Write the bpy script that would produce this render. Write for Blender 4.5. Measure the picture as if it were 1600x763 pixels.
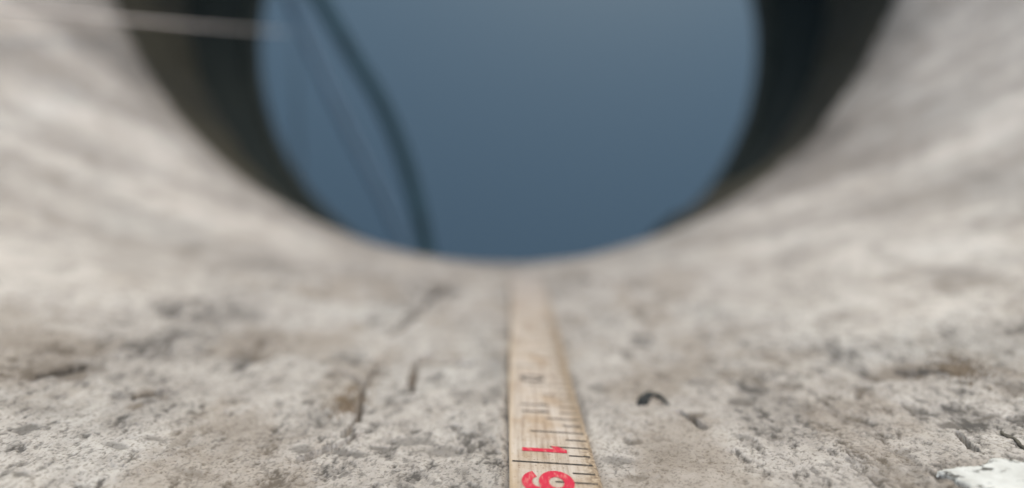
import bpy, math, random
import numpy as np
from mathutils import Vector

for o in list(bpy.data.objects):
    bpy.data.objects.remove(o)
random.seed(4)
SC = bpy.context.scene
COL = SC.collection

# ------------------------------------------------------------------ camera
# metres; lip of the well mouth lies in z = 0, its axis is the world z axis, the near side is -y
CAM = Vector((0.004, -0.290, 0.369))
TILT = math.radians(6.22)                       # away from straight down, towards +y
FPX = 1000.0                                    # focal length in pixels of a 1600 px wide frame
cd = bpy.data.cameras.new('camera'); cam = bpy.data.objects.new('camera', cd); COL.objects.link(cam)
cam.location = CAM; cam.rotation_euler = (TILT, 0, 0)
cd.sensor_width = 36.0; cd.sensor_fit = 'HORIZONTAL'; cd.lens = 36.0 * FPX / 1600
cd.clip_start = 0.003; cd.clip_end = 400
cd.dof.use_dof = True; cd.dof.focus_distance = 0.105; cd.dof.aperture_fstop = 4.7
SC.camera = cam

# ------------------------------------------------------------------ daylight
SUN_EL, SUN_AZ = math.radians(38), math.radians(10)      # azimuth from +y towards +x
w = bpy.data.worlds.new('World'); SC.world = w; w.use_nodes = True
nt = w.node_tree; bg = nt.nodes['Background']
sky = nt.nodes.new('ShaderNodeTexSky'); sky.sky_type = 'NISHITA'; sky.sun_disc = False
sky.sun_elevation = SUN_EL; sky.sun_rotation = SUN_AZ
sky.air_density = 1.7; sky.dust_density = 0.7; sky.ozone_density = 0.6
nt.links.new(sky.outputs['Color'], bg.inputs['Color']); bg.inputs['Strength'].default_value = 0.15
sd = bpy.data.lights.new('sun', 'SUN'); sd.energy = 0.8; sd.angle = math.radians(30); sd.color = (1, .93, .83)
sun = bpy.data.objects.new('sun', sd); COL.objects.link(sun)
dirv = Vector((math.sin(SUN_AZ)*math.cos(SUN_EL), math.cos(SUN_AZ)*math.cos(SUN_EL), math.sin(SUN_EL)))
sun.rotation_euler = dirv.to_track_quat('Z', 'Y').to_euler()
SC.view_settings.view_transform = 'Standard'; SC.view_settings.look = 'None'
SC.view_settings.exposure = 1.15; SC.view_settings.gamma = 1.0

# ------------------------------------------------------------------ shape of the mouth
R0, SL, EB = 0.261, 0.228, 0.020
WATER_Z = -0.137
TOP_Z = 0.45
def fsoft(t): return np.sqrt(t*t + EB*EB) - EB
def rho(t):
    f = fsoft(np.maximum(t, 0)); return R0 + 0.75*f + 3.0*f*f
def ynear(t): return -R0 - SL*fsoft(np.maximum(t, 0))
def inside(p):                                   # > 0 in the open space of the mouth
    r = rho(p[2]); return r - math.hypot(p[0], p[1] - (ynear(p[2]) + r))
ct, st = math.cos(TILT), math.sin(TILT)
def ray(px, py):
    x, y = (px-800)/FPX, (381.5-py)/FPX          # right, up ; looking along -z of the camera
    return np.array((x, y*ct + st, y*st - ct))
C0 = np.array(CAM)
def hit(px, py):
    d = ray(px, py); a = 0.02; s = 0.001
    while inside(C0 + d*a) > 0 and a < 1.0: a += s
    lo, hi = a-s, a
    for _ in range(30):
        m = (lo+hi)/2
        if inside(C0 + d*m) > 0: lo = m
        else: hi = m
    return C0 + d*lo
def on_water(px, py, dz=0.0):
    d = ray(px, py); return C0 + d*((WATER_Z + dz - C0[2])/d[2])

# ------------------------------------------------------------------ numpy noise
_rng = np.random.RandomState(11)
_perm = _rng.permutation(4096); _val = _rng.rand(4096)*2 - 1
def vnoise(P):
    i = np.floor(P).astype(np.int64); f = P - i; f = f*f*f*(f*(f*6-15)+10)
    out = 0
    for dx in (0, 1):
        hx = _perm[(i[..., 0]+dx) & 4095]; wx = f[..., 0] if dx else 1-f[..., 0]
        for dy in (0, 1):
            hy = _perm[(hx + i[..., 1]+dy) & 4095]; wy = f[..., 1] if dy else 1-f[..., 1]
            for dz in (0, 1):
                hz = _perm[(hy + i[..., 2]+dz) & 4095]; wz = f[..., 2] if dz else 1-f[..., 2]
                out = out + _val[hz]*wx*wy*wz
    return out
def fbm(P, o=4, g=0.5):
    a, s, n = 1.0, 0.0, 0.0
    for k in range(o):
        s = s + a*vnoise(P*(2.03**k) + k*17.3); n += a*a; a *= g
    return s/math.sqrt(n)/.33
def sstep(a, b, x):
    t = np.clip((x-a)/(b-a), 0, 1); return t*t*(3-2*t)

# ------------------------------------------------------------------ materials
def mat(name, rough=0.9):
    m = bpy.data.materials.new(name); m.use_nodes = True
    b = m.node_tree.nodes['Principled BSDF']; b.inputs['Roughness'].default_value = rough
    return m, m.node_tree.nodes, m.node_tree.links, b
def noise_node(n, l, vec, scale, detail=4, rough=0.55):
    t = n.new('ShaderNodeTexNoise'); t.inputs['Scale'].default_value = scale
    t.inputs['Detail'].default_value = detail; t.inputs['Roughness'].default_value = rough
    if vec: l.new(vec, t.inputs['Vector'])
    return t.outputs['Fac']
def ramp(n, l, fac, stops):
    r = n.new('ShaderNodeValToRGB'); e = r.color_ramp.elements
    while len(e) < len(stops): e.new(0.5)
    for k, (p, c) in enumerate(stops):
        e[k].position = p; e[k].color = (*c, 1) if len(c) == 3 else c
    l.new(fac, r.inputs['Fac']); return r.outputs['Color']
def mix(n, l, fac, a, b, mode='MIX'):
    x = n.new('ShaderNodeMix'); x.data_type = 'RGBA'; x.blend_type = mode
    for s, v in ((x.inputs['Factor'], fac), (x.inputs[6], a), (x.inputs[7], b)):
        if isinstance(v, (int, float)): s.default_value = v
        elif isinstance(v, tuple): s.default_value = (*v, 1)
        else: l.new(v, s)
    return x.outputs[2]
def bump(n, l, b, h, strength, dist):
    x = n.new('ShaderNodeBump'); x.inputs['Strength'].default_value = strength; x.inputs['Distance'].default_value = dist
    l.new(h, x.inputs['Height']); l.new(x.outputs['Normal'], b.inputs['Normal'])

def stone_material():
    m, n, l, b = mat('weathered_stone', 0.92)
    co = n.new('ShaderNodeTexCoord').outputs['Object']
    at = n.new('ShaderNodeAttribute'); at.attribute_name = 'stain_shade'
    sp = n.new('ShaderNodeSeparateColor'); l.new(at.outputs['Color'], sp.inputs['Color'])
    base = ramp(n, l, noise_node(n, l, co, 22, 5, .6), [(.3, (.345, .292, .248)), (.55, (.430, .371, .319)), (.75, (.462, .412, .362))])
    fine = ramp(n, l, noise_node(n, l, co, 420, 6, .7), [(.28, (.72, .71, .70)), (.5, (1, 1, 1)), (.75, (1.06, 1.06, 1.05))])
    c = mix(n, l, 1.0, base, fine, 'MULTIPLY')
    mott = ramp(n, l, noise_node(n, l, co, 110, 6, .68), [(.32, (.76, .74, .715)), (.47, (.97, .965, .96)), (.62, (1.08, 1.08, 1.07))])
    c = mix(n, l, 1.0, c, mott, 'MULTIPLY')
    grit = ramp(n, l, noise_node(n, l, co, 1700, 3, .6), [(.34, (.5, .48, .46)), (.47, (1, 1, 1))])
    c = mix(n, l, 1.0, c, grit, 'MULTIPLY')
    # layers of the stone: fine across y, long in x and z
    mp = n.new('ShaderNodeMapping'); mp.inputs['Scale'].default_value = (5, 62, 9); mp.inputs['Rotation'].default_value = (0.05, 0, 0)
    sx = n.new('ShaderNodeSeparateXYZ'); l.new(co, sx.inputs[0])
    def mth(op, a_, b_=None):
        q = n.new('ShaderNodeMath'); q.operation = op
        for i_, v_ in enumerate((a_, b_)):
            if v_ is None: continue
            if isinstance(v_, (int, float)): q.inputs[i_].default_value = v_
            else: l.new(v_, q.inputs[i_])
        return q.outputs[0]
    rad = mth('SQRT', mth('ADD', mth('MULTIPLY', sx.outputs[0], sx.outputs[0]), mth('MULTIPLY', sx.outputs[1], sx.outputs[1])))
    cxyz = n.new('ShaderNodeCombineXYZ'); l.new(sx.outputs[0], cxyz.inputs[0]); l.new(sx.outputs[2], cxyz.inputs[2])
    l.new(mth('SUBTRACT', mth('MULTIPLY', sx.outputs[1], .55), mth('MULTIPLY', rad, .55)), cxyz.inputs[1])
    l.new(cxyz.outputs[0], mp.inputs['Vector'])
    layer = ramp(n, l, noise_node(n, l, mp.outputs['Vector'], 1.0, 5, .62), [(.36, (.74, .725, .71)), (.48, (1.0, .995, .985)), (.60, (1.32, 1.32, 1.31))])
    c = mix(n, l, sp.outputs['Blue'], c, mix(n, l, 1.0, c, layer, 'MULTIPLY'))
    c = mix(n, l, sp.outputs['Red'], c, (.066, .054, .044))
    c = mix(n, l, sp.outputs['Green'], c, (.18, .125, .078))
    l.new(c, b.inputs['Base Color'])
    bump(n, l, b, noise_node(n, l, co, 1300, 5, .65), .55, .0006)
    return m
def plain(name, col, rough=.8, var=.25, scale=60, bumpy=0):
    m, n, l, b = mat(name, rough)
    co = n.new('ShaderNodeTexCoord').outputs['Object']
    f = noise_node(n, l, co, scale, 5, .6)
    l.new(ramp(n, l, f, [(.3, tuple(v*(1-var) for v in col)), (.7, tuple(min(1, v*(1+var)) for v in col))]), b.inputs['Base Color'])
    if bumpy: bump(n, l, b, f, .5, bumpy)
    return m
def shaft_material():
    m, n, l, b = mat('mossy_wet_shaft', .75)
    co = n.new('ShaderNodeTexCoord').outputs['Object']
    mp = n.new('ShaderNodeMapping'); mp.inputs['Scale'].default_value = (14, 14, 4); l.new(co, mp.inputs['Vector'])
    f = noise_node(n, l, mp.outputs['Vector'], 1, 6, .65)
    l.new(ramp(n, l, f, [(.3, (.020, .017, .011)), (.5, (.042, .034, .019)), (.72, (.068, .053, .026))]), b.inputs['Base Color'])
    bump(n, l, b, noise_node(n, l, co, 120, 6, .7), .8, .004)
    return m
def water_material():
    m, n, l, b = mat('dark_well_water', .02)
    b.inputs['Base Color'].default_value = (.010, .0125, .011, 1)
    b.inputs['IOR'].default_value = 1.68; b.inputs['Specular IOR Level'].default_value = 1.0; b.inputs['Specular Tint'].default_value = (.88, 1.0, .96, 1)
    co = n.new('ShaderNodeTexCoord').outputs['Object']
    bump(n, l, b, noise_node(n, l, co, 9, 2, .4), .03, .003)
    return m
def rule_material():
    m, n, l, b = mat('worn_rule_wood', .55)
    co = n.new('ShaderNodeTexCoord').outputs['Object']
    at = n.new('ShaderNodeAttribute'); at.attribute_name = 'stain_shade'
    sp = n.new('ShaderNodeSeparateColor'); l.new(at.outputs['Color'], sp.inputs['Color'])
    mp = n.new('ShaderNodeMapping'); mp.inputs['Scale'].default_value = (1500, 60, 60); l.new(co, mp.inputs['Vector'])
    grain = noise_node(n, l, mp.outputs['Vector'], 1, 5, .6)
    c = ramp(n, l, grain, [(.3, (.30, .22, .165)), (.5, (.47, .378, .300)), (.72, (.54, .450, .375))])
    blot = ramp(n, l, noise_node(n, l, co, 130, 4, .6), [(.33, (.80, .70, .58)), (.55, (1, 1, 1))])
    c = mix(n, l, 1.0, c, blot, 'MULTIPLY')
    spk = ramp(n, l, noise_node(n, l, co, 2600, 3, .6), [(.30, (.5, .42, .34)), (.40, (1, 1, 1))])
    c = mix(n, l, 1.0, c, spk, 'MULTIPLY')
    wear = ramp(n, l, noise_node(n, l, co, 1500, 4, .7), [(.38, (.13, .085, .05)), (.5, (.30, .205, .125)), (.65, (.50, .385, .27))])
    c = mix(n, l, sp.outputs['Red'], c, wear)
    c = mix(n, l, sp.outputs['Green'], c, (.50, .355, .225))
    c = mix(n, l, sp.outputs['Blue'], c, (.34, .28, .24))
    l.new(c, b.inputs['Base Color'])
    bump(n, l, b, grain, .35, .0002)
    return m
def ink(name, col, spot):
    m, n, l, b = mat(name, .6)
    co = n.new('ShaderNodeTexCoord').outputs['Object']
    mp = n.new('ShaderNodeMapping'); mp.inputs['Scale'].default_value = (2200, 500, 500); l.new(co, mp.inputs['Vector'])
    l.new(ramp(n, l, noise_node(n, l, mp.outputs['Vector'], 1, 4, .6), [(.3, spot), (.48, col)]), b.inputs['Base Color'])
    return m
def paint_material():
    m, n, l, b = mat('white_limewash', .8)
    co = n.new('ShaderNodeTexCoord').outputs['Object']
    c = ramp(n, l, noise_node(n, l, co, 300, 5, .6), [(.3, (.46, .425, .375)), (.6, (.60, .562, .505))])
    mp = n.new('ShaderNodeMapping'); mp.inputs['Scale'].default_value = (260, 700, 420); mp.inputs['Rotation'].default_value = (0, .5, 0); l.new(co, mp.inputs['Vector'])
    sp = ramp(n, l, noise_node(n, l, mp.outputs['Vector'], 1, 5, .7), [(.37, (.16, .15, .135)), (.43, (1, 1, 1))])
    l.new(mix(n, l, 1.0, c, sp, 'MULTIPLY'), b.inputs['Base Color'])
    bump(n, l, b, noise_node(n, l, co, 900, 5, .65), .5, .0004)
    return m
M_STONE, M_SHAFT, M_WATER, M_RULE, M_PAINT = stone_material(), shaft_material(), water_material(), rule_material(), paint_material()
M_RED = ink('red_print', (.50, .020, .045), (.55, .17, .14))
M_BLACK = ink('black_print', (.055, .043, .033), (.20, .15, .11))
M_HOSE = plain('dark_hose_rubber', (.012, .034, .040), .95, .3, 40)
M_CABLE = plain('slate_blue_cable', (.047, .082, .112), .6, .15, 40)
M_CORD = plain('pale_cord', (.70, .58, .49), .9, .15, 300, .0005)
M_TWIG = plain('dark_bark', (.10, .082, .06), .9, .5, 500, .0006)
M_MOSS = plain('dry_brown_moss', (.17, .115, .068), .95, .5, 500)
M_GROUND = plain('gravelly_ground', (.27, .25, .22), .95, .35, 8, .01)

# ------------------------------------------------------------------ object helpers
def link(name, me, m=None, parent=None):
    o = bpy.data.objects.new(name, me); COL.objects.link(o)
    if m: me.materials.append(m)
    if parent: o.parent = parent
    return o
def tag(o, label, cat=None, group=None, kind=None):
    if label: o['label'] = label
    if cat: o['category'] = cat
    if group: o['group'] = group
    if kind: o['kind'] = kind
    return o
def np_mesh(name, V, F, smooth=True, stain_shade=None):
    me = bpy.data.meshes.new(name); V = np.asarray(V, np.float32); F = np.asarray(F, np.int32); k = F.shape[1]
    me.vertices.add(len(V)); me.vertices.foreach_set('co', V.ravel())
    me.loops.add(F.size); me.loops.foreach_set('vertex_index', F.ravel())
    me.polygons.add(len(F)); me.polygons.foreach_set('loop_start', np.arange(len(F), dtype=np.int32)*k)
    if smooth: me.polygons.foreach_set('use_smooth', np.ones(len(F), bool))
    me.update(calc_edges=True)
    if stain_shade is not None:
        a = me.color_attributes.new('stain_shade', 'FLOAT_COLOR', 'POINT')
        a.data.foreach_set('color', np.asarray(stain_shade, np.float32).ravel())
    return me
def grid_faces(nr, nc, wrap=False):
    i = np.arange(nr-1)[:, None]; j = np.arange(nc if wrap else nc-1)[None, :]; j2 = (j+1) % nc
    return np.stack([i*nc+j, i*nc+j2, (i+1)*nc+j2, (i+1)*nc+j], -1).reshape(-1, 4)
def catmull(pts, n):
    P = [np.array(p, float) for p in pts]; P = [2*P[0]-P[1]] + P + [2*P[-1]-P[-2]]; out = []
    for k in range(1, len(P)-2):
        for q in range(n):
            t = q/n; a, b, c, d = P[k-1:k+3]
            out.append(.5*(2*b + (c-a)*t + (2*a-5*b+4*c-d)*t*t + (3*b-a-3*c+d)*t**3))
    out.append(P[-2]); return np.array(out)
def tube(pts, r, seg=12, n=8, twist=0.0):
    P = catmull(pts, n); T = np.gradient(P, axis=0); T /= np.linalg.norm(T, axis=1)[:, None]
    rr = np.interp(np.linspace(0, 1, len(P)), np.linspace(0, 1, len(r)), r) if hasattr(r, '__len__') else np.full(len(P), r)
    up = np.array((.13, .21, .97)); V = []
    for p, t, q in zip(P, T, rr):
        a = np.cross(t, up); a /= np.linalg.norm(a); b = np.cross(t, a)
        for k in range(seg):
            an = 2*math.pi*k/seg
            V.append(p + (a*math.cos(an) + b*math.sin(an))*q*(1 + twist*(random.random()-.5)))
    F = grid_faces(len(P), seg, True).tolist()
    me = bpy.data.meshes.new('tube')
    me.from_pydata([tuple(v) for v in V], [], F + [list(range(seg))[::-1], [len(V)-seg+k for k in range(seg)]])
    for f in me.polygons: f.use_smooth = True
    return me

# ------------------------------------------------------------------ the well: mouth
well = bpy.data.objects.new('stone_well', None); COL.objects.link(well)
tag(well, 'pale weathered stone well mouth sloping down to a dark round shaft', 'well')

# rows: heights, finer where they are nearer the eye
RX, RW = 0.0107, 0.0144                         # the rule: centre line and width
rows = [0.30]
while rows[-1] > -0.012:
    z = 0.369 - rows[-1]; rows.append(rows[-1] - max(.00022, z*z/46.0))
NFINE = len(rows)
low = [(.2630, -.016), (.2660, -.021), (.2720, -.025), (.2950, -.027)]      # underside of the lip
topr = list(np.linspace(TOP_Z, 0.306, 14))
T = np.array(topr + rows)
phimax = np.interp(T, [-.03, 0, .08, .10, .12, .16, .20, .24, .28, .45], np.radians([78, 75, 62, 53, 44, 31, 22, 15.3, 10.3, 10.3]))
NC = 1100
wv = np.linspace(-1, 1, NC)
PH = phimax[:, None]*wv[None, :]
NB = 90
back = phimax[:, None] + (2*math.pi - 2*phimax[:, None])*((np.arange(NB)+1)/(NB+1))[None, :]
PHI = np.concatenate([PH, back], 1)
TT = np.repeat(T[:, None], PHI.shape[1], 1)
def mouth_pt(phi, t):
    r = rho(t); neg = np.clip(-t, 0, 1)*0.10
    r = r + neg; y0 = ynear(t) - neg
    return np.stack([r*np.sin(phi), y0 + r - r*np.cos(phi), t], -1)
B = mouth_pt(PHI, TT)
e = 1e-4
Na = np.cross(mouth_pt(PHI+e, TT)-B, mouth_pt(PHI, TT+e)-B); Na /= np.linalg.norm(Na, axis=-1)[..., None]
cen = np.stack([0*TT, ynear(TT)+rho(TT), TT], -1)
sgn = np.sign(((cen-B)*Na).sum(-1)); N = Na*sgn[..., None]

side = np.clip(np.maximum(sstep(.15, .34, np.abs(np.sin(PHI)) + .02*fbm(B*20+400, 2)), sstep(.085, .045, TT)), 0, 1)
fl = 1 - side                                                 # the rough near face, against the smoother sides
K = lambda a, z=.55: np.array((a, a, a*z))
lowf = fbm(B*K(26, .8), 3); mid = fbm(B*K(170)+5, 4); fin = fbm(B*K(700)+9, 3, .6)
area = fbm(B*K(34, .7)+200, 3)                                # where the face is grubby and where it is clean
clus = sstep(-.3, 1.2, area + 1.3*np.exp(-((B[..., 0]-RX)/.018)**2))
pit = fbm(B*K(150, .5)+31, 5, .6); pm = sstep(1.3, 2.7, pit + .25*area)
pit2 = fbm(B*K(520, .5)+77, 4, .62); pm2 = sstep(1.15, 2.4, pit2 + .35*pit + .35*area)
speck = sstep(.9, 1.8, fbm(B*K(1900, .6)+55, 3, .65) + .4*pit2 + .7*clus - .3)
blot = sstep(.2, 2.6, fbm(B*K(75, .6)+260, 5, .66) + .3*area)
pale = sstep(.5, 1.6, fbm(B*K(40, .6)+330, 4))
scal = fbm(B*K(55, .7)+91, 5, .6); flake = sstep(-.08, .08, scal)       # thin flaked-off plates
D = .0005*lowf + .00007*mid + .00004*fin - .00040*pm - .00022*pm2 - .00008*speck + .00020*flake
D *= (.35 + .65*fl)
edge_d = np.exp(-(scal/.07)**2)*sstep(.3, 1.6, area + .8*mid)           # dirt caught along the edges of the plates
dark = (.38*pm + .46*pm2 + .50*speck + .28*edge_d)*(.15+.85*fl) + .22*blot
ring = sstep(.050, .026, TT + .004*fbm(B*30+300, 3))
brown = sstep(-.1, 1.9, fbm(B*K(60, .6)+140, 5, .62))*.36*(.3+.7*fl)

DS = np.zeros_like(D)
# single pits, cracks and stains, each where it stands on the surface: x, y of the photograph -> surface point
def spot(px, py, rx, rz, depth, dk, br, ang=0.0, rag=.5):
    global D, dark, brown
    p = hit(px, py)
    r0 = max(rx, rz)*2.2
    msk = (np.abs(B[..., 0]-p[0]) < r0) & (np.abs(B[..., 2]-p[2]) < r0) & (np.abs(B[..., 1]-p[1]) < .15)
    if not msk.any(): return
    dx = B[msk][:, 0]-p[0]; dz = B[msk][:, 2]-p[2]
    a, b = dx*math.cos(ang)+dz*math.sin(ang), -dx*math.sin(ang)+dz*math.cos(ang)
    q = np.sqrt((a/rx)**2 + (b/rz)**2) + rag*(.3*mid[msk] + .2*fin[msk] + .25*pit[msk])
    k = sstep(1.15, .45, q)
    DS[msk] = np.maximum(DS[msk], .20*depth*k); dark[msk] = np.maximum(dark[msk], dk*k); brown[msk] = np.maximum(brown[msk], br*k)
mm = .001
SPOTS = [  # px, py, radius across, radius along (mm), depth (mm), dirt, brown, angle
    (543, 624, 3.4, 7.5, 1.6, .15, 1., 0), (563, 598, 3.5, 5.0, 1.2, .3, .8, .3), (525, 583, 3.0, 3.6, .8, .5, .35, 0), (560, 655, .8, 3.2, 1.8, .95, .0, -.2),
    (552, 672, 1.0, 2.2, 1.8, .95, .0, .4), (590, 578, 4.5, 1.6, 1.2, .6, .4, .5), (648, 580, 1.1, 9, 1.6, .7, .45, -.15), (660, 560, 2.6, 3.0, 1.2, .5, .5, 0),
    (700, 573, 5, 2.5, .8, .35, .45, 0), (690, 450, 5, 14, 2.0, .75, .1, -.35), (640, 480, 3, 18, 1.5, .45, .1, -.75), (95, 580, 7, 4.5, 1.8, .65, .35, .1),
    (130, 575, 5, 2.5, 1.2, .6, .2, .2), (235, 620, 4.0, 2.6, 1.5, .6, .4, .1), (213, 638, 1.8, 1.8, .8, .5, .4, 0), (302, 647, 1.1, 1.4, 1.0, .8, 0, 0),
    (45, 668, 1.7, 1.8, 1.2, .8, .0, 0), (375, 490, 9, 8, 1.6, .55, 0, 0), (240, 548, 4, 6, 1.2, .55, 0, 0), (180, 590, 2, 3, 1, .55, 0, 0),
    (975, 548, 1.9, 4.0, 1.4, .7, .0, 0), (1160, 632, 2.2, 2.4, 1.4, .75, .1, 0), (1105, 600, 3.5, 1.8, 1.0, .55, .1, .1), (990, 616, 2.4, 1.0, 1.0, .7, 0, 0),
    (1085, 657, 2.2, 1.6, 1.0, .7, .35, -.3), (1330, 655, 2.5, 1.2, 1.0, .55, .1, 0), (1430, 577, 14, 3.5, 1.6, .55, .4, 0), (1495, 575, 4, 5, 1.6, .5, .75, 0),
    (1370, 577, 4.5, 2.2, -.3, 0, .25, 0), (1485, 655, 3.2, 1.8, .7, .85, .1, .1), (1532, 642, 3.0, 1.6, 1.4, .85, .1, .1), (1585, 605, 3, 3, 1.2, .7, .2, 0),
    (1415, 752, 1.0, 2.0, 1.2, .75, .1, .1), (1400, 700, 2.6, .9, .8, .55, .15, .1), (1350, 722, 3.0, .7, .8, .6, .1, .1), (1385, 745, 2.4, .8, .9, .8, .1, .3),
    (1210, 690, 2.2, 1.6, .8, .55, .1, .3), (1165, 690, 1.6, 1.2, .8, .6, 0, .2), (1030, 690, 2.8, 1.5, .8, .4, .1, .2), (640, 690, 4.5, 1.6, .9, .55, 0, 0),
    (545, 705, 4.0, 1.4, 1.2, .75, 0, .25), (590, 700, 2.2, 1.0, .9, .7, 0, .2), (700, 705, 4.5, 2.2, .7, .5, 0, 0), (760, 690, 2.5, 3.2, .9, .6, 0, 0),
    (775, 620, 2.2, 5, .9, .65, 0, 0), (770, 585, 2.5, 6, .9, .5, 0, 0), (415, 752, 1.5, 1.3, 1.2, .9, .1, 0), (720, 620, 3.4, 2.5, .9, .5, 0, 0),
    (300, 735, 3.0, 1.0, .8, .6, 0, .2), (180, 700, 2.5, .8, .8, .6, 0, .3), (30, 740, 2.2, 1.0, .9, .75, 0, .2), (240, 690, 2.0, .9, .7, .5, .1, 0),
    (470, 700, 1.6, 1.2, .8, .6, 0, 0), (935, 610, 2.2, 3.0, .9, .5, 0, 0), (960, 720, 3.0, 1.2, .7, .5, 0, .1), (1000, 745, 2.2, .9, .7, .55, 0, .1),
    (860, 430, 6, 16, 1.0, .3, 0, 0), (1300, 500, 9, 4, 1.2, .35, .1, 0), (1150, 520, 8, 3, 1.0, .3, .15, 0), (1500, 450, 12, 6, 1.2, .35, .2, 0),
]
for s_ in SPOTS:
    spot(s_[0], s_[1], s_[2]*mm, s_[3]*mm, s_[4]*mm, s_[5], s_[6], s_[7])
def crack(path, wd, depth, dk, br=0.0):
    for (x0, y0), (x1, y1) in zip(path, path[1:]):
        m_ = max(2, int(math.hypot(x1-x0, y1-y0)/2.5))
        for q in range(m_):
            t_ = q/m_; j_ = random.uniform(-1.2, 1.2)
            spot(x0+(x1-x0)*t_+j_, y0+(y1-y0)*t_+j_*.4, wd*mm*random.uniform(.7, 1.3), wd*mm*1.7, depth, dk*random.uniform(.75, 1), br, 0, .35)
crack([(588, 572), (574, 590), (566, 612), (563, 636), (558, 655), (548, 668), (536, 684)], .50, .9, 1.0)
crack([(508, 584), (528, 578), (552, 584), (566, 596)], .7, .6, .75, .2)
crack([(646, 612), (643, 592), (648, 570), (658, 558), (672, 556)], .75, .7, .8, .4)
crack([(690, 573), (716, 572), (738, 576)], .7, .6, .45, .5)
crack([(610, 520), (648, 486), (690, 452), (716, 436)], 1.3, .8, .6)
crack([(70, 588), (98, 580), (132, 574)], 1.0, .8, .75, .3)
crack([(214, 624), (238, 619), (258, 612)], .8, .8, .8, .3)
crack([(468, 716), (500, 706), (540, 692), (566, 676)], .45, .5, .8)
crack([(1480, 580), (1440, 577), (1400, 578)], .7, .8, .55, .4)
crack([(1496, 668), (1508, 682), (1524, 700)], .45, .25, .55, .5)
crack([(1062, 652), (1080, 660), (1100, 676)], .5, .6, .8, .3)
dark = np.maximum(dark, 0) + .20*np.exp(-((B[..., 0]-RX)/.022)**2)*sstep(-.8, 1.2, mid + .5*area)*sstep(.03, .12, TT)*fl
# a bed for the rule
D = D - DS
bed = sstep(RW*.5+.0016, RW*.5-.0004, np.abs(B[..., 0]-RX))*(TT > -.05)*(np.cos(PHI) > 0)
D = D*(1-bed) - bed*.0004
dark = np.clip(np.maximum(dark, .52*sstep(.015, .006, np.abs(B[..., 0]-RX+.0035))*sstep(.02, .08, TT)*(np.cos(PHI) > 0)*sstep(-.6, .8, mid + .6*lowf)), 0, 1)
fade = np.ones_like(D); fade[:, NC:] = 0; fade[:, :12] *= np.linspace(0, 1, 12); fade[:, NC-12:NC] *= np.linspace(1, 0, 12)
D *= fade
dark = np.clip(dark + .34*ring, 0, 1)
MV = B + N*D[..., None]
stain_shade = np.stack([dark*.95, np.clip(brown, 0, 1), np.clip(.12 + .88*side, 0, 1), np.ones_like(D)], -1)
nc_all = PHI.shape[1]
lowV, lowS = [], []
for (r, z) in low:
    ph = PHI[-1]; r = r - sstep(.28, .268, r)*(.0009*fbm(np.stack([np.sin(ph)*9, np.cos(ph)*9, 0*ph+z*20], -1), 4))
    lowV.append(np.stack([r*np.sin(ph), -r*np.cos(ph), 0*ph + z], -1)); lowS.append(stain_shade[-1]*np.array((0, 0, 1, 1)))
V = np.concatenate([MV.reshape(-1, 3), np.concatenate(lowV)]); S = np.concatenate([stain_shade.reshape(-1, 4), np.concatenate(lowS)])
F = grid_faces(len(T)+len(low), nc_all, True)
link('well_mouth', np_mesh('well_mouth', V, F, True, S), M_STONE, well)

# shaft wall below the lip
ns, nz = 180, 60
a = np.linspace(0, 2*math.pi, ns, endpoint=False); zz = np.linspace(-.022, -.75, nz)
A, Z = np.meshgrid(a, zz); P = np.stack([np.cos(A)*.268, np.sin(A)*.268, Z], -1)
rr = .268 + .0012*fbm(P*40, 4)
rr -= .017*np.exp(-((A-math.radians(305))/.17)**2)*sstep(-.03, -.09, Z)   # a stone bulging from the wall
P[..., 0] = np.cos(A)*rr; P[..., 1] = np.sin(A)*rr
link('well_shaft', np_mesh('well_shaft', P.reshape(-1, 3), grid_faces(nz, ns, True)[:, ::-1]), M_SHAFT, well)

# white limewash left on the stone at the near right
poly = [(1462, 736), (1478, 732), (1490, 729.5), (1512, 729), (1533, 729.5), (1541, 724), (1549, 717.5), (1566, 716), (1580, 719), (1596, 724), (1612, 720), (1632, 724), (1660, 740), (1690, 775), (1680, 830), (1600, 838), (1545, 800), (1512, 768), (1500, 758), (1488, 751), (1476, 744)]
pp = np.array([hit(*q) for q in poly])[:, [0, 2]]
sub = MV[:, :NC]; X_, Z_ = sub[..., 0] + .0002*fin[:, :NC], sub[..., 2] + .0002*mid[:, :NC]
inn = np.zeros(X_.shape, bool)
box = (X_ > pp[:, 0].min()-.002) & (X_ < pp[:, 0].max()+.002) & (Z_ > pp[:, 1].min()-.002) & (Z_ < pp[:, 1].max()+.002) & (sub[..., 1] < -.2)
xi, zi = X_[box], Z_[box]; res = np.zeros(len(xi), bool)
for k in range(len(pp)):
    (x1, z1), (x2, z2) = pp[k], pp[(k+1) % len(pp)]
    c = (z1 > zi) != (z2 > zi)
    res ^= c & (xi < (x2-x1)*(zi-z1)/(z2-z1+1e-15) + x1)
inn[box] = res
er = inn.copy()
er[1:] &= inn[:-1]; er[:-1] &= inn[1:]; er[:, 1:] &= inn[:, :-1]; er[:, :-1] &= inn[:, 1:]
off = np.where(er, .0006 + .00002*mid[:, :NC], -.0003)
ii = -np.ones(inn.shape, int); ii[inn] = np.arange(inn.sum())
q = np.stack([ii[:-1, :-1], ii[:-1, 1:], ii[1:, 1:], ii[1:, :-1]], -1).reshape(-1, 4); q = q[(q >= 0).all(1)]
PB = (B[:, :NC] + N[:, :NC]*(np.maximum(D[:, :NC], -.0004)*.8 + off)[..., None])[inn]
pt = link('limewash_patch', np_mesh('limewash_patch', PB, q), M_PAINT, well)
pt['label'] = 'bright white ragged limewash patch with dark specks'

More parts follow.
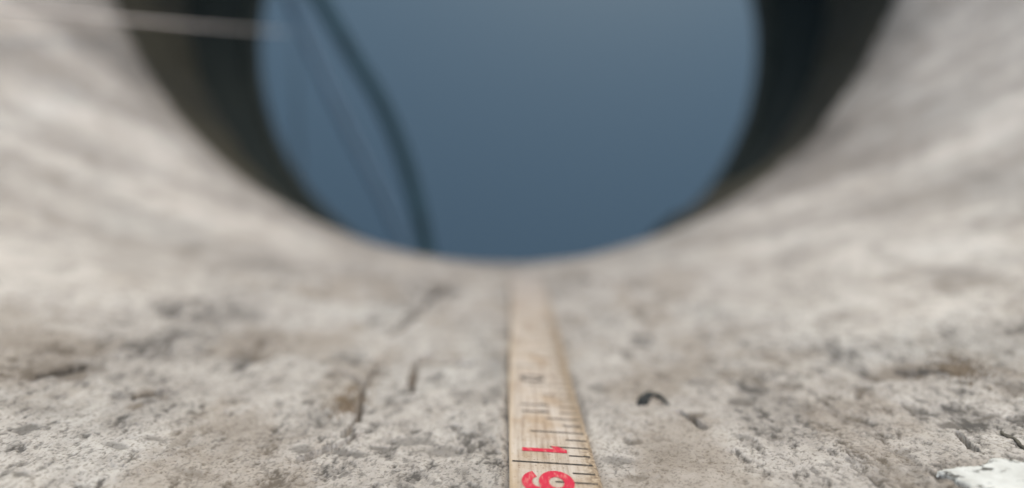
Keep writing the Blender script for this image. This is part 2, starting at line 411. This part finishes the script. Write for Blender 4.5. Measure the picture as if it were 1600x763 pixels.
# ------------------------------------------------------------------ water, ground
n = 128
wv_ = [(0, 0, WATER_Z)] + [(.285*math.cos(2*math.pi*k/n), .285*math.sin(2*math.pi*k/n), WATER_Z) for k in range(n)]
me = bpy.data.meshes.new('water'); me.from_pydata(wv_, [], [(0, 1+k, 1+(k+1) % n) for k in range(n)])
tag(link('water', me, M_WATER), 'still blue grey water reflecting the sky at the bottom of the well', kind='structure')
gp = mouth_pt(np.linspace(0, 2*math.pi, 240, endpoint=False), np.full(240, TOP_Z))
gc = np.array((0, ynear(np.array(TOP_Z))+rho(np.array(TOP_Z)), TOP_Z)); GV = []
for k, s in enumerate((1.0, 1.02, 1.3, 2.0, 5, 20, 90)):
    g = gc + (gp-gc)*s; g[:, 2] = TOP_Z - (.0 if k == 0 else .004); GV.append(g)
tag(link('ground', np_mesh('ground', np.concatenate(GV), grid_faces(len(GV), 240, True)[:, ::-1]), M_GROUND), None, kind='structure')

# ------------------------------------------------------------------ measuring rule
rule = bpy.data.objects.new('measuring_rule', None); COL.objects.link(rule)
tag(rule, 'worn wooden measuring rule with red 19 lying on the stone slope towards the shaft', 'ruler')
tp = np.concatenate([np.linspace(.34, .03, 260), np.linspace(.029, -.008, 60)])
prof = np.stack([ynear(tp), tp], 1)
prof = np.concatenate([prof, np.stack([np.full(40, -R0), np.linspace(-.010, -.150, 40)], 1)])
seg = np.r_[0, np.cumsum(np.linalg.norm(np.diff(prof, axis=0), axis=1))]
LEN = seg[-1]
TH = .0011; ROLL = math.radians(3.6)
def rule_frame(d):
    y = np.interp(d, seg, prof[:, 0]); z = np.interp(d, seg, prof[:, 1])
    y1 = np.interp(d+.002, seg, prof[:, 0]); z1 = np.interp(d+.002, seg, prof[:, 1]); y0 = np.interp(d-.002, seg, prof[:, 0]); z0 = np.interp(d-.002, seg, prof[:, 1])
    ty, tz = y1-y0, z1-z0; L = math.hypot(ty, tz); ty /= L; tz /= L
    return np.array((0, y, z)), np.array((0, -tz, ty))          # point on the stone, normal into the mouth
def rule_pt(acr, d, up):                                        # acr from the left edge, d along, up above the face
    p, nn = rule_frame(d)
    if nn[1] < 0: nn = -nn
    lift = .00085 + .0006*math.sin(d*31+.4)**2
    lat = np.array((math.cos(ROLL), 0, 0)) - nn*math.sin(ROLL); nr = nn*math.cos(ROLL) + np.array((math.sin(ROLL), 0, 0))
    xs = RX + .0002*math.sin(d*40)
    return p + np.array((xs, 0, 0)) + lat*(acr-RW/2) + nr*(up + TH) + nn*lift*.6
def yline(d):                                                    # image row of a point on the rule (to place the print)
    v = rule_pt(RW/2, d, 0) - C0; x, y, z = v[0], v[1]*ct + v[2]*st, -v[1]*st + v[2]*ct
    return 381.5 + FPX*y/z, 800 - FPX*x/z
ds = np.linspace(0, .32, 2000); ys = np.array([yline(d)[0] for d in ds])
k0 = np.argmin(ys[:1500]) if ys[0] < ys[-1] else 0
def d_at(row):
    k = np.where((ys[:-1] >= row) & (ys[1:] < row))[0]
    return float(ds[k[0]])
nd = 700; LEN = d_at(433.0); dd = np.linspace(0, LEN, nd)
cs = [(.0, -.0008), (.0, -.0003), (.00012, -.00006), (.0005, 0)] + [(RW*k/10, 0) for k in range(1, 10)] + [(RW-.0005, -.00005), (RW-.00012, -.0002), (RW, -.00045), (RW, -.0009)]
cs += [(RW-.0005, -TH), (.0005, -TH)]
RV, RS = [], []
rn = np.random.RandomState(3)
jag = np.convolve(rn.randn(nd), np.ones(9)/9, 'same')
for i, d in enumerate(dd):
    for j, (c, u) in enumerate(cs):
        c2 = c + (.00018*jag[i] if c > RW-.0008 else (.00008*jag[-i-1] if c < .0003 else 0))
        RV.append(rule_pt(c2, d, u))
        wr = np.clip((c - (RW-.0030 + .0007*jag[i]))/.0016, 0, 1)*.9
        RS.append((wr, max(0, 1-c/.0009)*.8, float(sstep(.55, 1.0, d/LEN))*.8, 1))
F = grid_faces(nd, len(cs), True)
F = F[:, ::-1].tolist() + [list(range(len(cs))), [(nd-1)*len(cs)+k for k in range(len(cs))][::-1]]
me = bpy.data.meshes.new('blade'); me.from_pydata([tuple(v) for v in RV], [], F)
for f in me.polygons: f.use_smooth = len(f.vertices) == 4
ca = me.color_attributes.new('stain_shade', 'FLOAT_COLOR', 'POINT'); ca.data.foreach_set('color', np.array(RS, np.float32).ravel())
bl = link('blade', me, M_RULE, rule)

def print_mesh(name, quads, m, up=.00007):                       # quads/tris in (across, along) on the face of the rule
    V, F = [], []
    for poly_ in quads:
        F.append(list(range(len(V), len(V)+len(poly_)))); V += [tuple(rule_pt(a_, d_, up)) for a_, d_ in poly_]
    me = bpy.data.meshes.new(name); me.from_pydata(V, [], F); return link(name, me, m, rule)
D19 = d_at(724.0); STEP = .003175
def bar(a0, a1, d0, d1, nseg=6):
    e_ = np.linspace(a0, a1, nseg+1); return [[(e_[k], d0), (e_[k+1], d0), (e_[k+1], d1), (e_[k], d1)] for k in range(nseg)]
for k in range(-3, 34):
    d = D19 + k*STEP
    if d > LEN-.002: break
    kk = k % 8
    ln = {0: RW-.0012, 4: .0098, 2: .0066, 6: .0066}.get(kk, .0036)
    if k == 8: ln = .0036
    t_ = .00024 if kk else .00027
    print_mesh('graduation_mark', bar(RW-.0007-ln, RW-.0007, d-t_, d+t_), M_BLACK, .00005)
# numerals: drawn upright in a unit box (x to the right, y up), then laid with 'up' across the rule and reading along it towards the eye
def stroke(pts, wdt):
    P = np.array(pts, float); T_ = np.gradient(P, axis=0); T_ /= np.linalg.norm(T_, axis=1)[:, None]; Nn = np.stack([-T_[:, 1], T_[:, 0]], 1)
    ww = np.array(wdt)[:, None] if hasattr(wdt, '__len__') else wdt
    L, R_ = P + Nn*ww/2, P - Nn*ww/2
    return [[tuple(L[k]), tuple(L[k+1]), tuple(R_[k+1]), tuple(R_[k])] for k in range(len(P)-1)]
def arc(cx, cy, rx, ry, a0, a1, n=20):
    t_ = np.radians(np.linspace(a0, a1, n)); return np.stack([cx+rx*np.cos(t_), cy+ry*np.sin(t_)], 1)
GL = {'1': stroke([(.34, 0), (.34, .5), (.34, 1)], .24) + [[(.44, 1), (.24, 1), (.02, .80), (.02, .66)], [(.44, 1), (.02, .66), (.24, .72), (.44, .80)]],
      '9': stroke(arc(.36, .66, .265, .245, 0, 360, 33), .20) + stroke(np.concatenate([[(.625, .66), (.625, .52)], arc(.37, .33, .255, .245, 0, -160, 18)]), .20),
      '0': stroke(arc(.32, .5, .24, .43, 0, 360, 33), .16)}
def numeral(ch, a0, h, d_first, wdt, m):
    # left of the glyph is the far side (larger d); the glyph reads towards smaller d
    qs = [[(a0 + y*h, d_first - x*wdt) for x, y in p_] for p_ in GL[ch]]
    o = print_mesh('numeral', qs, m, .00009); return o
numeral('1', .0022, .0077, d_at(698) + .0002, .0056, M_RED)
numeral('9', .0020, .0080, d_at(739) + .0005, .0105, M_RED)
numeral('1', .0024, .0056, d_at(631.5), .0022, M_BLACK); numeral('1', .0024, .0056, d_at(642.0), .0022, M_BLACK)
numeral('0', .0024, .0056, d_at(588.0), .0062, M_BLACK)

# ------------------------------------------------------------------ hose, cable, cord
hp = [on_water(x, y, -.001) for x, y in [(455, -75), (500, 0), (548, 82), (592, 155), (625, 230), (649, 310), (665, 385), (670, 440)]]
far = [np.array((-.215, .10, WATER_Z+.004)), np.array((-.236, .115, -.05)), np.array((-.238, .118, .02)), np.array((-.28, .15, .08)), np.array((-.42, .24, .20))]
hp = [far[3], far[2], far[1], far[0]] + hp + [np.array(hp[-1]) + np.array((.002, -.03, -.03))]
tag(link('hose', tube(hp, .0062, 16, 10), M_HOSE), 'thick dark hose curving across the water from the far side', 'hose')
cp = [on_water(x, y, -.0035) for x, y in [(448, -20), (478, 55), (520, 148), (560, 230), (600, 310), (633, 385), (650, 440)]]
cp = [cp[0] + np.array((-.02, .04, -.03))] + cp + [cp[-1] + np.array((.002, -.02, -.03))]
tag(link('cable', tube(cp, .0060, 12, 10), M_CABLE), 'faint slate blue cable lying on the water left of the dark hose', 'cable')
p1 = on_water(452, 51, .006); p0 = C0 + ray(-10, 12)*.30
q0 = p0.copy(); stepv = (p0-p1)/np.linalg.norm(p0-p1)*.004
for _ in range(300):
    if inside(q0) < .001: break
    q0 = q0 + stepv
tag(link('cord', tube([q0, q0*.5+p0*.5, p0, p0*.5+p1*.5 - np.array((0, 0, .002)), p1], [.0013, .0013, .0012, .0010, .0004], 10, 10), M_CORD), 'thin pale cord stretched from the left wall out over the water', 'cord')

# ------------------------------------------------------------------ bits lying on the stone
def lifted(px, py, up=.0001):
    p = hit(px, py); t = np.array(p[2]); ph = math.atan2(p[0], (ynear(t)+rho(t)) - p[1])
    k = np.argmin(np.abs(T-p[2])); j = np.argmin(np.abs(PHI[k, :NC]-ph)); return MV[k, j] + N[k, j]*up
M_DARKTWIG = plain('black_bark', (.022, .021, .018), .9, .4, 500, .0006)
def twig(pts, r, label, m=None):
    o = link('twig', tube([lifted(*p) for p in pts], [v*mm for v in r], 8, 5, .5), m or M_TWIG); tag(o, label, 'twig', 'bits of twig on the stone')
twig([(1003, 640), (1010, 628), (1020, 624), (1032, 628), (1046, 640)], [1.2, 1.0, .45, .55, .25], 'dark arched twig bit on the stone right of the rule', M_DARKTWIG)
twig([(1496, 662), (1502, 672), (1512, 688), (1522, 700), (1536, 705)], [.2, .32, .42, .38, .15], 'short straight brown twig on the stone above the white patch')
twig([(1566, 661), (1571, 671), (1584, 675), (1594, 685), (1608, 694)], [.2, .4, .25, .35, .25], 'thin forked dark twig at the right edge of the photo')
def moss(px, py, rx, rz, count, label):
    p = hit(px, py); V, F = [], []
    msk = np.argwhere((np.abs(B[:, :NC, 0]-p[0]) < rx) & (np.abs(B[:, :NC, 2]-p[2]) < rz) & (B[:, :NC, 1] < -.15))
    for _ in range(count):
        i, j = msk[random.randrange(len(msk))]; b = MV[i, j]; nn = N[i, j]
        if ((b[0]-p[0])/rx)**2 + ((b[2]-p[2])/rz)**2 > random.random()**1.5: continue
        s = random.uniform(.0002, .00055); u = np.random.RandomState(random.randrange(10**6)).randn(3); v_ = np.cross(nn, u); v_ /= np.linalg.norm(v_); w_ = np.cross(nn, v_)
        k = len(V); tip = b + nn*s*random.uniform(.6, 1.6) + v_*s*random.uniform(-.6, .6)
        for q_ in range(4): V.append(tuple(b - nn*.0002 + (v_*math.cos(q_*1.57) + w_*math.sin(q_*1.57))*s*.5))
        V.append(tuple(tip)); F += [(k+q_, k+(q_+1) % 4, k+4) for q_ in range(4)]
    me = bpy.data.meshes.new('moss_tuft'); me.from_pydata(V, [], F)
    tag(link('moss_tuft', me, M_MOSS), label, 'moss', 'tufts of dry moss on the stone', 'stuff')
moss(545, 622, .0052, .0110, 1500, 'largest brown moss tuft above the crack left of the rule')
moss(1495, 575, .0060, .0110, 1200, 'small brown moss tuft in the stone at the far right')
